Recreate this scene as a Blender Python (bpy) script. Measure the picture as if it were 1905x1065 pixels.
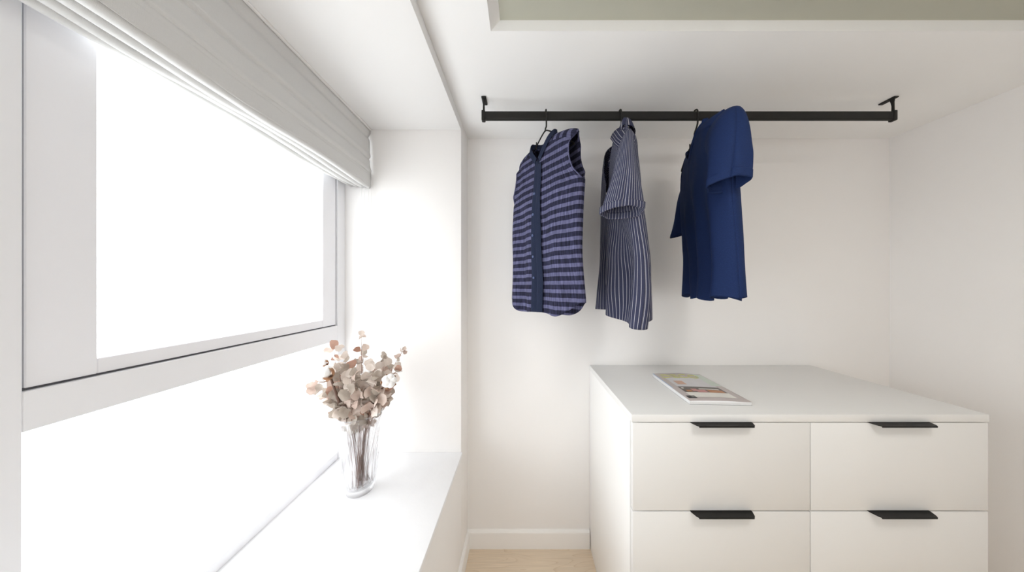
import bpy, bmesh, math, random
from mathutils import Vector, Matrix, noise, Quaternion
from math import sin, cos, pi, sqrt, atan2, exp, radians

for o in list(bpy.data.objects):
    bpy.data.objects.remove(o)
scene = bpy.context.scene
COL = scene.collection
random.seed(7)

# ------------------------------------------------------------------ camera, sky, exposure
F = 483.3                       # focal length in pixels of a 1905 px wide frame
CAM_Z = 1.455
cam_data = bpy.data.cameras.new('camera')
cam = bpy.data.objects.new('camera', cam_data)
COL.objects.link(cam)
cam.location = (0, 0, CAM_Z)
cam.rotation_euler = (radians(90), 0, 0)
cam_data.sensor_width = 36
cam_data.lens = 36 * F / 1905
cam_data.shift_x = -(972 - 952.5) / 1905
cam_data.shift_y = 0.5 / 1905
cam_data.clip_start = 0.02
scene.camera = cam

world = bpy.data.worlds.new('overcast_sky')
scene.world = world
world.use_nodes = True
wn = world.node_tree
bgn = wn.nodes['Background']
bgn.inputs['Color'].default_value = (0.965, 0.982, 1.0, 1)
bgn.inputs['Strength'].default_value = 5.0

scene.view_settings.view_transform = 'Standard'
scene.view_settings.look = 'None'
scene.view_settings.gamma = 1
scene.view_settings.use_curve_mapping = False
scene.view_settings.exposure = 0.0
scene.cycles.max_bounces = 14
scene.cycles.diffuse_bounces = 10
scene.cycles.transmission_bounces = 12
scene.cycles.transparent_max_bounces = 16

pl = bpy.data.lights.new('window_sky_portal', 'AREA')
pl.shape = 'RECTANGLE'
pl.size = 1.75
pl.size_y = 1.7
pl.cycles.is_portal = True
po = bpy.data.objects.new('window_sky_portal', pl)
COL.objects.link(po)
po.location = (-0.97, 0.44, 1.43)
po.rotation_euler = (radians(90), 0, radians(-90))   # points to +X

pl2 = bpy.data.lights.new('rear_fill_portal', 'AREA')  # portal of the added rear window that supplies fill light
pl2.shape = 'RECTANGLE'
pl2.size, pl2.size_y = 1.0, 1.0
pl2.cycles.is_portal = True
po2 = bpy.data.objects.new('rear_fill_portal', pl2)
COL.objects.link(po2)
po2.location = (0.4, -2.44, 1.25)
po2.rotation_euler = (radians(90), 0, pi)             # points to +Y

fill_light = bpy.data.lights.new('recess_fill_light', 'AREA')  # unseen area light added in the ceiling recess to brighten tops and floor
fill_light.shape = 'DISK'; fill_light.size = 0.4; fill_light.energy = 9; fill_light.color = (1.0, 0.98, 0.95)
lo = bpy.data.objects.new('recess_fill_light', fill_light)
COL.objects.link(lo)
lo.location = (0.75, 0.05, 2.305)

def at(px, py, Y):
    """A point on the line of sight of a photo pixel at the distance Y in front of the camera."""
    return Vector(((px - 972) / F * Y, Y, CAM_Z - (py - 533) / F * Y))

# ------------------------------------------------------------------ materials
def srgb(r, g, b):
    f = lambda c: (c / 12.92 if c <= 0.04045 else ((c + 0.055) / 1.055) ** 2.4)
    return (f(r / 255), f(g / 255), f(b / 255), 1)

def new_mat(name, color, rough=0.6, bump=0.0, bscale=200, var=0.0, vscale=5, spec=0.4, metallic=0):
    m = bpy.data.materials.new(name)
    m.use_nodes = True
    nt = m.node_tree
    b = nt.nodes['Principled BSDF']
    b.inputs['Base Color'].default_value = color
    b.inputs['Roughness'].default_value = rough
    b.inputs['Specular IOR Level'].default_value = spec
    b.inputs['Metallic'].default_value = metallic
    tc = nt.nodes.new('ShaderNodeTexCoord')
    if var > 0:
        n = nt.nodes.new('ShaderNodeTexNoise')
        n.inputs['Scale'].default_value = vscale
        n.inputs['Detail'].default_value = 4
        nt.links.new(tc.outputs['Object'], n.inputs['Vector'])
        mx = nt.nodes.new('ShaderNodeMixRGB')
        mx.inputs[1].default_value = tuple(c * (1 - var) for c in color[:3]) + (1,)
        mx.inputs[2].default_value = tuple(min(1, c * (1 + var)) for c in color[:3]) + (1,)
        nt.links.new(n.outputs['Fac'], mx.inputs[0])
        nt.links.new(mx.outputs[0], b.inputs['Base Color'])
    if bump > 0:
        n = nt.nodes.new('ShaderNodeTexNoise')
        n.inputs['Scale'].default_value = bscale
        n.inputs['Detail'].default_value = 3
        nt.links.new(tc.outputs['Object'], n.inputs['Vector'])
        bp = nt.nodes.new('ShaderNodeBump')
        bp.inputs['Strength'].default_value = bump
        bp.inputs['Distance'].default_value = 0.001
        nt.links.new(n.outputs['Fac'], bp.inputs['Height'])
        nt.links.new(bp.outputs[0], b.inputs['Normal'])
    return m

M = {}
M['wall'] = new_mat('wall_paint', (0.85, 0.835, 0.825, 1), 0.85, 0.15, 120, 0.01, 3, 0.2)
M['ceiling'] = new_mat('ceiling_paint', (0.86, 0.86, 0.855, 1), 0.9, 0.1, 120, 0.01, 3, 0.2)
M['trim'] = new_mat('trim_paint', (0.87, 0.86, 0.85, 1), 0.5, 0.05, 80, 0.01, 4)
M['quartz'] = new_mat('sill_quartz', (0.86, 0.86, 0.875, 1), 0.45, 0.5, 60, 0.03, 14)
M['lacquer'] = new_mat('white_lacquer', (0.78, 0.775, 0.765, 1), 0.42, 0.03, 200, 0.01, 3)
M['carcass'] = new_mat('white_carcass', (0.88, 0.875, 0.865, 1), 0.45, 0.03, 200, 0.01, 3)
M['black'] = new_mat('black_coated_metal', (0.016, 0.015, 0.014, 1), 0.55, 0.1, 400, 0.1, 40, 0.25)
M['frame'] = new_mat('window_frame_aluminium', (0.85, 0.855, 0.88, 1), 0.4, 0.05, 200, 0.01, 8)
M['sash'] = new_mat('window_sash_aluminium', (0.87, 0.875, 0.91, 1), 0.4, 0.05, 200, 0.01, 8)
M['gasket'] = new_mat('window_gasket', (0.10, 0.10, 0.11, 1), 0.7, 0.1, 200, 0.1, 30)
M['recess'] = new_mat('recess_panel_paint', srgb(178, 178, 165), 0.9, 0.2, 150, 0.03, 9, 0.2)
M['cord'] = new_mat('blind_cord', (0.85, 0.85, 0.84, 1), 0.6, 0.3, 900, 0.02, 90)
M['paper'] = new_mat('magazine_paper', (0.86, 0.86, 0.87, 1), 0.6, 0.3, 700, 0.04, 60)
M['warm_grey'] = new_mat('plain_warm_grey', (0.6, 0.59, 0.57, 1), 0.6, 0.05, 100, 0.02, 20)  # plain warm grey of the sub-floor and the page edge lines

def fabric(name, kind):
    m = bpy.data.materials.new(name)
    m.use_nodes = True
    nt = m.node_tree
    N, L = nt.nodes, nt.links
    b = N['Principled BSDF']
    b.inputs['Roughness'].default_value = 0.9
    b.inputs['Specular IOR Level'].default_value = 0.15
    uv = N.new('ShaderNodeUVMap')
    sep = N.new('ShaderNodeSeparateXYZ')
    L.new(uv.outputs[0], sep.inputs[0])
    def math_(op, a, bval=None, clamp=False):
        n = N.new('ShaderNodeMath'); n.operation = op; n.use_clamp = clamp
        for i, v in enumerate((a, bval)):
            if v is None: continue
            if isinstance(v, (int, float)): n.inputs[i].default_value = v
            else: L.new(v, n.inputs[i])
        return n.outputs[0]
    def mix(f, c1, c2):
        n = N.new('ShaderNodeMixRGB')
        for i, v in enumerate((f, c1, c2)):
            if isinstance(v, tuple) or isinstance(v, (int, float)): n.inputs[i].default_value = v
            else: L.new(v, n.inputs[i])
        return n.outputs[0]
    def nz(sx, sy, detail=3):
        mp = N.new('ShaderNodeMapping')
        mp.inputs['Scale'].default_value = (sx, sy, 1)
        L.new(uv.outputs[0], mp.inputs['Vector'])
        t = N.new('ShaderNodeTexNoise')
        t.inputs['Scale'].default_value = 1; t.inputs['Detail'].default_value = detail
        L.new(mp.outputs[0], t.inputs['Vector'])
        return t.outputs['Fac']
    bump_src = nz(900, 900, 2)
    bd = 0.0004
    if kind == 'band':            # lilac and navy bands, seersucker puckers
        wob = math_('MULTIPLY', math_('SUBTRACT', nz(60, 20), 0.5), 0.03)
        fr = math_('FRACT', math_('ADD', math_('DIVIDE', sep.outputs['Y'], 0.0325), math_('MULTIPLY', wob, 3)))
        tri = math_('ABSOLUTE', math_('SUBTRACT', fr, 0.5))
        f = math_('MULTIPLY', math_('SUBTRACT', tri, 0.278), 30, )
        f = math_('ADD', f, 0.5, True)
        pk = math_('MULTIPLY', math_('SUBTRACT', nz(170, 16, 2), 0.38), 3.2, True)
        light = mix(pk, srgb(76, 77, 104), srgb(104, 104, 136))
        dark = mix(pk, srgb(28, 28, 42), srgb(50, 51, 76))
        col = mix(f, dark, light)
        L.new(col, b.inputs['Base Color'])
        bump_src = math_('ADD', nz(170, 16, 2), math_('MULTIPLY', nz(900, 900, 2), 0.15))
        bd = 0.004
    elif kind == 'chambray':
        pk = nz(200, 1200, 2)
        L.new(mix(pk, srgb(24, 29, 46), srgb(42, 50, 72)), b.inputs['Base Color'])
        bump_src = nz(60, 300, 2); bd = 0.0012
    elif kind == 'pin':           # thin white lines on slate
        fr = math_('FRACT', math_('DIVIDE', sep.outputs['X'], 0.0098))
        tri = math_('ABSOLUTE', math_('SUBTRACT', fr, 0.5))
        line = math_('MULTIPLY', math_('SUBTRACT', 0.075, tri), 25, True)
        brk = math_('MULTIPLY', math_('ADD', math_('MULTIPLY', nz(300, 500, 2), 0.7), 0.45), line, True)
        tw = nz(1300, 500, 2)
        base = mix(tw, srgb(38, 40, 58), srgb(72, 75, 100))
        L.new(mix(brk, base, srgb(206, 205, 212)), b.inputs['Base Color'])
        bd = 0.0008
    elif kind == 'navy':
        L.new(mix(nz(700, 250, 2), srgb(21, 34, 68), srgb(33, 52, 96)), b.inputs['Base Color'])
        b.inputs['Roughness'].default_value = 0.8
        bd = 0.0006
    elif kind == 'linen':
        L.new(mix(nz(160, 1500, 3), srgb(206, 206, 205), srgb(218, 218, 217)), b.inputs['Base Color'])
        bump_src = math_('ADD', nz(60, 1500, 2), nz(1500, 60, 2)); bd = 0.0006
    bp = N.new('ShaderNodeBump')
    bp.inputs['Strength'].default_value = 0.6
    bp.inputs['Distance'].default_value = bd
    L.new(bump_src, bp.inputs['Height'])
    L.new(bp.outputs[0], b.inputs['Normal'])
    return m

M['band'] = fabric('banded_seersucker', 'band')
M['chambray'] = fabric('navy_chambray', 'chambray')
M['pin'] = fabric('pinstripe_cotton', 'pin')
M['navy'] = fabric('navy_cotton', 'navy')
M['linen'] = fabric('grey_linen', 'linen')
M['woven_label'] = new_mat('woven_label', (0.75, 0.74, 0.72, 1), 0.8, 0.2, 900, 0.03, 90)
M['button'] = new_mat('button_resin', srgb(70, 84, 122), 0.35, 0.1, 300, 0.1, 200)

def oak():
    m = bpy.data.materials.new('light_oak')
    m.use_nodes = True
    N, L = m.node_tree.nodes, m.node_tree.links
    b = N['Principled BSDF']
    b.inputs['Roughness'].default_value = 0.5
    tc = N.new('ShaderNodeTexCoord')
    mp = N.new('ShaderNodeMapping'); mp.inputs['Scale'].default_value = (1.0, 6.5, 6.5)
    L.new(tc.outputs['Object'], mp.inputs['Vector'])
    n1 = N.new('ShaderNodeTexNoise'); n1.inputs['Scale'].default_value = 1.1; n1.inputs['Detail'].default_value = 2
    L.new(mp.outputs[0], n1.inputs['Vector'])
    mul = N.new('ShaderNodeMath'); mul.operation = 'MULTIPLY'; mul.inputs[1].default_value = 22
    L.new(n1.outputs['Fac'], mul.inputs[0])
    fr = N.new('ShaderNodeMath'); fr.operation = 'FRACT'; L.new(mul.outputs[0], fr.inputs[0])
    cr = N.new('ShaderNodeValToRGB')
    cr.color_ramp.elements[0].color = srgb(240, 222, 198); cr.color_ramp.elements[1].color = srgb(226, 204, 176)
    e = cr.color_ramp.elements.new(0.85); e.color = srgb(238, 219, 194)
    L.new(fr.outputs[0], cr.inputs[0])
    mp2 = N.new('ShaderNodeMapping'); mp2.inputs['Scale'].default_value = (6, 260, 200)
    L.new(tc.outputs['Object'], mp2.inputs['Vector'])
    n2 = N.new('ShaderNodeTexNoise'); n2.inputs['Scale'].default_value = 1; n2.inputs['Detail'].default_value = 3
    L.new(mp2.outputs[0], n2.inputs['Vector'])
    mx = N.new('ShaderNodeMixRGB'); mx.blend_type = 'MULTIPLY'; mx.inputs[0].default_value = 0.35
    L.new(cr.outputs[0], mx.inputs[1]); L.new(n2.outputs['Fac'], mx.inputs[2])
    L.new(mx.outputs[0], b.inputs['Base Color'])
    bp = N.new('ShaderNodeBump'); bp.inputs['Strength'].default_value = 0.15; bp.inputs['Distance'].default_value = 0.001
    L.new(n2.outputs['Fac'], bp.inputs['Height']); L.new(bp.outputs[0], b.inputs['Normal'])
    return m
M['oak'] = oak()

def pane_glass():
    m = bpy.data.materials.new('window_glass')
    m.use_nodes = True
    N, L = m.node_tree.nodes, m.node_tree.links
    N.remove(N['Principled BSDF'])
    out = N['Material Output']
    t = N.new('ShaderNodeBsdfTransparent'); t.inputs[0].default_value = (0.97, 0.98, 0.98, 1)
    g = N.new('ShaderNodeBsdfGlossy'); g.inputs['Roughness'].default_value = 0.02
    x = N.new('ShaderNodeMixShader')
    x.inputs[0].default_value = 0.04; L.new(t.outputs[0], x.inputs[1]); L.new(g.outputs[0], x.inputs[2])
    L.new(x.outputs[0], out.inputs[0])
    return m
M['glass'] = pane_glass()

def vase_glass():
    m = bpy.data.materials.new('clear_vase_glass')
    m.use_nodes = True
    N, L = m.node_tree.nodes, m.node_tree.links
    N.remove(N['Principled BSDF'])
    out = N['Material Output']
    t = N.new('ShaderNodeBsdfTransparent'); t.inputs[0].default_value = (0.985, 0.985, 0.99, 1)
    g = N.new('ShaderNodeBsdfGlass'); g.inputs['Roughness'].default_value = 0.0; g.inputs['IOR'].default_value = 1.35
    g.inputs['Color'].default_value = (1, 1, 1, 1)
    x = N.new('ShaderNodeMixShader'); x.inputs[0].default_value = 0.6
    L.new(t.outputs[0], x.inputs[1]); L.new(g.outputs[0], x.inputs[2])
    L.new(x.outputs[0], out.inputs[0])
    return m
M['vase'] = vase_glass()

def leaf_mat(name, c1, c2):
    m = bpy.data.materials.new(name)
    m.use_nodes = True
    N, L = m.node_tree.nodes, m.node_tree.links
    b = N['Principled BSDF']
    b.inputs['Roughness'].default_value = 0.75
    b.inputs['Specular IOR Level'].default_value = 0.2
    tc = N.new('ShaderNodeTexCoord')
    n = N.new('ShaderNodeTexNoise'); n.inputs['Scale'].default_value = 45; n.inputs['Detail'].default_value = 3
    L.new(tc.outputs['Object'], n.inputs['Vector'])
    oi = N.new('ShaderNodeObjectInfo')
    ad = N.new('ShaderNodeMath'); ad.operation = 'ADD'; ad.use_clamp = True
    ml = N.new('ShaderNodeMath'); ml.operation = 'MULTIPLY_ADD'; ml.inputs[1].default_value = 0.9; ml.inputs[2].default_value = -0.45
    L.new(oi.outputs['Random'], ml.inputs[0])
    L.new(n.outputs['Fac'], ad.inputs[0]); L.new(ml.outputs[0], ad.inputs[1])
    mx = N.new('ShaderNodeMixRGB'); mx.inputs[1].default_value = c1; mx.inputs[2].default_value = c2
    L.new(ad.outputs[0], mx.inputs[0]); L.new(mx.outputs[0], b.inputs['Base Color'])
    tr = N.new('ShaderNodeBsdfTranslucent'); L.new(mx.outputs[0], tr.inputs[0])
    ms = N.new('ShaderNodeMixShader'); ms.inputs[0].default_value = 0.3
    L.new(b.outputs[0], ms.inputs[1]); L.new(tr.outputs[0], ms.inputs[2])
    L.new(ms.outputs[0], N['Material Output'].inputs[0])
    return m
LEAFM = [leaf_mat('dried_leaf_taupe', srgb(164, 152, 141), srgb(194, 184, 173)),
         leaf_mat('dried_leaf_blush', srgb(188, 166, 154), srgb(212, 196, 186)),
         leaf_mat('dried_leaf_cream', srgb(205, 192, 182), srgb(232, 222, 214)),
         leaf_mat('dried_leaf_copper', srgb(160, 120, 102), srgb(190, 156, 140))]
M['stem'] = new_mat('dried_stem', srgb(140, 116, 108), 0.8, 0.5, 300, 0.2, 60)
M['bark'] = new_mat('cotton_stem_bark', srgb(98, 76, 66), 0.85, 0.8, 250, 0.35, 40)
M['husk'] = new_mat('cotton_husk', srgb(165, 125, 95), 0.8, 0.6, 300, 0.35, 60)
M['cotton'] = new_mat('cotton_fluff', (0.88, 0.87, 0.86, 1), 1.0, 1.0, 250, 0.02, 60, 0.05)

# ------------------------------------------------------------------ helpers
def obj(name, verts, faces, mat, parent=None, smooth=False, uvs=None, thick=0, loc=None):
    me = bpy.data.meshes.new(name)
    me.from_pydata([tuple(v) for v in verts], [], faces)
    me.update()
    if uvs is not None:
        ul = me.uv_layers.new(name='UVMap')
        for lp in me.loops:
            ul.data[lp.index].uv = uvs[lp.vertex_index]
    if smooth:
        for p in me.polygons: p.use_smooth = True
    o = bpy.data.objects.new(name, me)
    COL.objects.link(o)
    me.materials.append(M[mat] if isinstance(mat, str) else mat)
    if parent: o.parent = parent
    if loc: o.location = loc
    if thick:
        md = o.modifiers.new('thickness', 'SOLIDIFY'); md.thickness = thick; md.offset = 0
    return o

def bm_obj(name, bm, mat, parent=None, smooth=False, auto=None):
    me = bpy.data.meshes.new(name)
    bm.normal_update()
    bm.to_mesh(me); bm.free()
    if smooth:
        for p in me.polygons: p.use_smooth = True
        if auto: me.set_sharp_from_angle(angle=radians(auto))
    o = bpy.data.objects.new(name, me)
    COL.objects.link(o)
    me.materials.append(M[mat] if isinstance(mat, str) else mat)
    if parent: o.parent = parent
    return o

def add_box(bm, lo, hi, bevel=0.0, seg=2):
    r = bmesh.ops.create_cube(bm, size=1)
    vs = r['verts']
    for v in vs:
        v.co = Vector([lo[i] + (v.co[i] + 0.5) * (hi[i] - lo[i]) for i in range(3)])
    if bevel:
        es = {e for v in vs for e in v.link_edges}
        bmesh.ops.bevel(bm, geom=list(es), offset=bevel, segments=seg, affect='EDGES', profile=0.5)

def box(name, lo, hi, mat, parent=None, bevel=0.0, seg=2):
    bm = bmesh.new(); add_box(bm, lo, hi, bevel, seg)
    return bm_obj(name, bm, mat, parent, smooth=bevel > 0, auto=40)

def add_tube(bm, pts, rad, n=8, caps=True):
    pts = [Vector(p) for p in pts]
    rs = rad if isinstance(rad, (list, tuple)) else [rad] * len(pts)
    rings = []
    t0 = (pts[1] - pts[0]).normalized()
    ref = Vector((0, 0, 1)) if abs(t0.z) < 0.9 else Vector((1, 0, 0))
    nrm = t0.cross(ref).normalized()
    for i, p in enumerate(pts):
        t = (pts[min(i + 1, len(pts) - 1)] - pts[max(i - 1, 0)]).normalized()
        nrm = (nrm - t * nrm.dot(t)).normalized()
        bn = t.cross(nrm)
        rings.append([bm.verts.new(p + (nrm * cos(2 * pi * k / n) + bn * sin(2 * pi * k / n)) * rs[i]) for k in range(n)])
    for a, b in zip(rings, rings[1:]):
        for k in range(n):
            bm.faces.new((a[k], a[(k + 1) % n], b[(k + 1) % n], b[k]))
    if caps:
        bm.faces.new(rings[0][::-1]); bm.faces.new(rings[-1])

def tube(name, pts, rad, mat, parent=None, n=8):
    bm = bmesh.new(); add_tube(bm, pts, rad, n)
    bmesh.ops.recalc_face_normals(bm, faces=bm.faces)
    return bm_obj(name, bm, mat, parent, smooth=True, auto=50)

def smooth_path(pts, k=6):
    """Catmull-Rom through the points."""
    P = [Vector(p) for p in pts]
    P = [P[0] * 2 - P[1]] + P + [P[-1] * 2 - P[-2]]
    out = []
    for i in range(1, len(P) - 2):
        for j in range(k):
            t = j / k
            a, b, c, d = P[i - 1], P[i], P[i + 1], P[i + 2]
            out.append(0.5 * ((2 * b) + (c - a) * t + (2 * a - 5 * b + 4 * c - d) * t * t + (3 * b - a - 3 * c + d) * t ** 3))
    out.append(P[-2])
    return out

def grid(nu, nv, f, close=False):
    vs, uvs, fs = [], [], []
    for j in range(nv + 1):
        for i in range(nu + 1):
            p, uv = f(i / nu, j / nv)
            vs.append(p); uvs.append(uv)
    for j in range(nv):
        for i in range(nu):
            a = j * (nu + 1) + i
            fs.append((a, a + 1, a + nu + 2, a + nu + 1))
    return vs, fs, uvs

def empty(name, loc=(0, 0, 0), rz=0, label=None, cat=None, group=None, kind=None):
    o = bpy.data.objects.new(name, None)
    COL.objects.link(o)
    o.location = loc; o.rotation_euler = (0, 0, rz)
    o.empty_display_size = 0.05
    return tag(o, label, cat, group, kind)

def tag(o, label=None, cat=None, group=None, kind=None):
    if label: o['label'] = label
    if cat: o['category'] = cat
    if group: o['group'] = group
    if kind: o['kind'] = kind
    return o

def lerp(a, b, t): return a + (b - a) * t
def sstep(a, b, x):
    t = max(0, min(1, (x - a) / (b - a))); return t * t * (3 - 2 * t)
def ns(x, y, z=0): return noise.noise(Vector((x, y, z)))

# ------------------------------------------------------------------ the room
BW = 1.45                      # back wall
LW = -0.306                    # face of the wall under the bay window
RW = 2.05
RY = -2.3
CZ = 2.28
SILL = 0.626
BAYX = -0.885                  # room face of the window
BAYE = 1.297                   # end wall of the bay
SOF = 2.236
BAYN = -0.42

def struct(o, label=None):
    return tag(o, label, None, None, 'structure')

struct(box('wall_back', (LW, BW, -0.02), (RW + 0.12, BW + 0.12, CZ + 0.12), 'wall'), 'warm white painted wall behind the clothes rail')
struct(box('wall_right', (RW, RY, -0.02), (RW + 0.12, BW, CZ + 0.12), 'wall'), 'white painted side wall')
# rear wall; its unseen window is added to let in fill light
W2X0, W2X1, W2Z0, W2Z1 = -0.1, 0.9, 0.75, 1.75
bm = bmesh.new()
add_box(bm, (-0.955, RY - 0.12, -0.02), (W2X0, RY, CZ + 0.12)); add_box(bm, (W2X1, RY - 0.12, -0.02), (RW + 0.12, RY, CZ + 0.12))
add_box(bm, (W2X0, RY - 0.12, -0.02), (W2X1, RY, W2Z0)); add_box(bm, (W2X0, RY - 0.12, W2Z1), (W2X1, RY, CZ + 0.12))
struct(bm_obj('wall_rear', bm, 'wall'), 'white painted wall with an added fill-light window behind the viewpoint')
w2 = empty('fill_window', (W2X0, RY, W2Z0), 0, 'added white framed window for fill light in the rear wall', None, None, 'structure')
bm = bmesh.new()
for lo_, hi_ in (((0, -0.09, 0), (0.05, -0.04, W2Z1 - W2Z0)), ((W2X1 - W2X0 - 0.05, -0.09, 0), (W2X1 - W2X0, -0.04, W2Z1 - W2Z0)), ((0.05, -0.09, 0), (W2X1 - W2X0 - 0.05, -0.04, 0.05)),
                 ((0.05, -0.09, W2Z1 - W2Z0 - 0.05), (W2X1 - W2X0 - 0.05, -0.04, W2Z1 - W2Z0)), (((W2X1 - W2X0) / 2 - 0.025, -0.09, 0.05), ((W2X1 - W2X0) / 2 + 0.025, -0.04, W2Z1 - W2Z0 - 0.05))):
    add_box(bm, lo_, hi_, 0.002, 1)
bm_obj('fill_window_frame', bm, 'frame', w2)
box('pane', (0.05, -0.068, 0.05), (W2X1 - W2X0 - 0.05, -0.062, W2Z1 - W2Z0 - 0.05), 'glass', w2)
# left wall: bay end pier, parapet under the sill, near pier
pier = struct(box('wall_left', (-0.955, BAYE, -0.02), (LW, BW + 0.12, CZ + 0.12), 'wall', bevel=0.003), 'white end wall of the window bay')
box('parapet', (LW - 0.12, BAYN, -0.02), (LW, BAYE, SILL - 0.022), 'wall', pier)
box('near_pier', (-0.955, RY, -0.02), (LW, BAYN, CZ + 0.12), 'wall', pier)
# bay soffit
soff = struct(box('trim_1', (-0.955, BAYN, SOF), (LW, BAYE, CZ + 0.12), 'ceiling', bevel=0.002), 'lowered white soffit over the window bay')
# window sill slab
sill = struct(box('trim_2', (BAYX - 0.08, BAYN, SILL - 0.022), (LW + 0.006, BAYE, SILL), 'quartz', bevel=0.002), 'wide white stone window sill')

# ceiling with a shallow recess
RX0, RX1, RYN, RYF, RZ = -0.1024, 1.75, -1.2, 0.839, 2.313
bm = bmesh.new()
def quad(*ps):
    bm.faces.new([bm.verts.new(p) for p in ps])
o_ = [(LW, RY), (RW, RY), (RW, BW), (LW, BW)]
i_ = [(RX0, RYN), (RX1, RYN), (RX1, RYF), (RX0, RYF)]
j_ = [(RX0 + 0.030, RYN + 0.002), (RX1 - 0.030, RYN + 0.002), (RX1 - 0.030, RYF - 0.002), (RX0 + 0.030, RYF - 0.002)]
for k in range(4):
    a, b = k, (k + 1) % 4
    quad((*o_[a], CZ), (*o_[b], CZ), (*i_[b], CZ), (*i_[a], CZ))
    quad((*i_[a], CZ), (*i_[b], CZ), (*j_[b], RZ), (*j_[a], RZ))
    quad((*o_[b], CZ), (*o_[a], CZ), (*o_[a], CZ + 0.12), (*o_[b], CZ + 0.12))
quad(*[(*p, CZ + 0.12) for p in o_])
bmesh.ops.remove_doubles(bm, verts=bm.verts, dist=1e-5)
ceil = struct(bm_obj('ceiling', bm, 'ceiling'), 'white painted ceiling with a shallow recess')
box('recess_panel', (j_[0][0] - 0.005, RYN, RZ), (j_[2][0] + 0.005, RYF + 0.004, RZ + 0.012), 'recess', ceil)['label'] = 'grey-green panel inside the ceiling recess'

# floor: sub-floor and oak planks
fl = struct(box('floor', (LW, RY, -0.06), (RW, BW, -0.014), 'warm_grey'), 'light oak plank floor')
pw, y = 0.19, BW
first = None
row = 0
while y > RY + 0.01:
    x = LW - (0.35 if row % 3 == 1 else 0.75 if row % 3 == 2 else 0.0)
    while x < RW:
        x0, x1 = max(x, LW), min(x + 1.6, RW)
        y0 = max(RY, y - pw)
        if x1 - x0 > 0.02:
            p = box('plank', (x0 + 0.0006, y0 + 0.0006, -0.014), (x1 - 0.0006, y - 0.0006, 0), 'oak', fl, bevel=0.0008, seg=1)
            # shift mesh so that the grain differs from plank to plank
            off = Vector((random.uniform(0, 9) if row else 0.35, random.uniform(0, 9) if row else 0.13, 0))
            for v in p.data.vertices: v.co += off
            p.location = -off
        x += 1.6
    y -= pw; row += 1

# skirting boards: profiled with a rounded top
def skirting(name, p0, p1, nrm, label):
    d = (Vector(p1) - Vector(p0)); n = Vector(nrm)
    prof = [(0, 0), (0.014, 0), (0.014, 0.084), (0.0125, 0.090), (0.009, 0.0925), (0.007, 0.096), (0.004, 0.100), (0, 0.100)]
    vs = [Vector(p0) + n * a + Vector((0, 0, h)) for a, h in prof] + [Vector(p1) + n * a + Vector((0, 0, h)) for a, h in prof]
    k = len(prof)
    fs = [(i, (i + 1) % k, (i + 1) % k + k, i + k) for i in range(k)] + [tuple(range(k))[::-1], tuple(range(k, 2 * k))]
    o = obj(name, vs, fs, 'trim')
    struct(o, label)
DX0, DX1, DYF = 0.374, 1.60, 0.890
skirting('baseboard_back', (LW, BW, 0), (DX0 - 0.002, BW, 0), (0, -1, 0), 'white skirting along the back wall')
skirting('baseboard_left', (LW, BW - 0.014, 0), (LW, RY, 0), (1, 0, 0), 'white skirting under the window sill')
skirting('baseboard_right', (RW, RY, 0), (RW, BW, 0), (-1, 0, 0), 'white skirting along the side wall')

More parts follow.
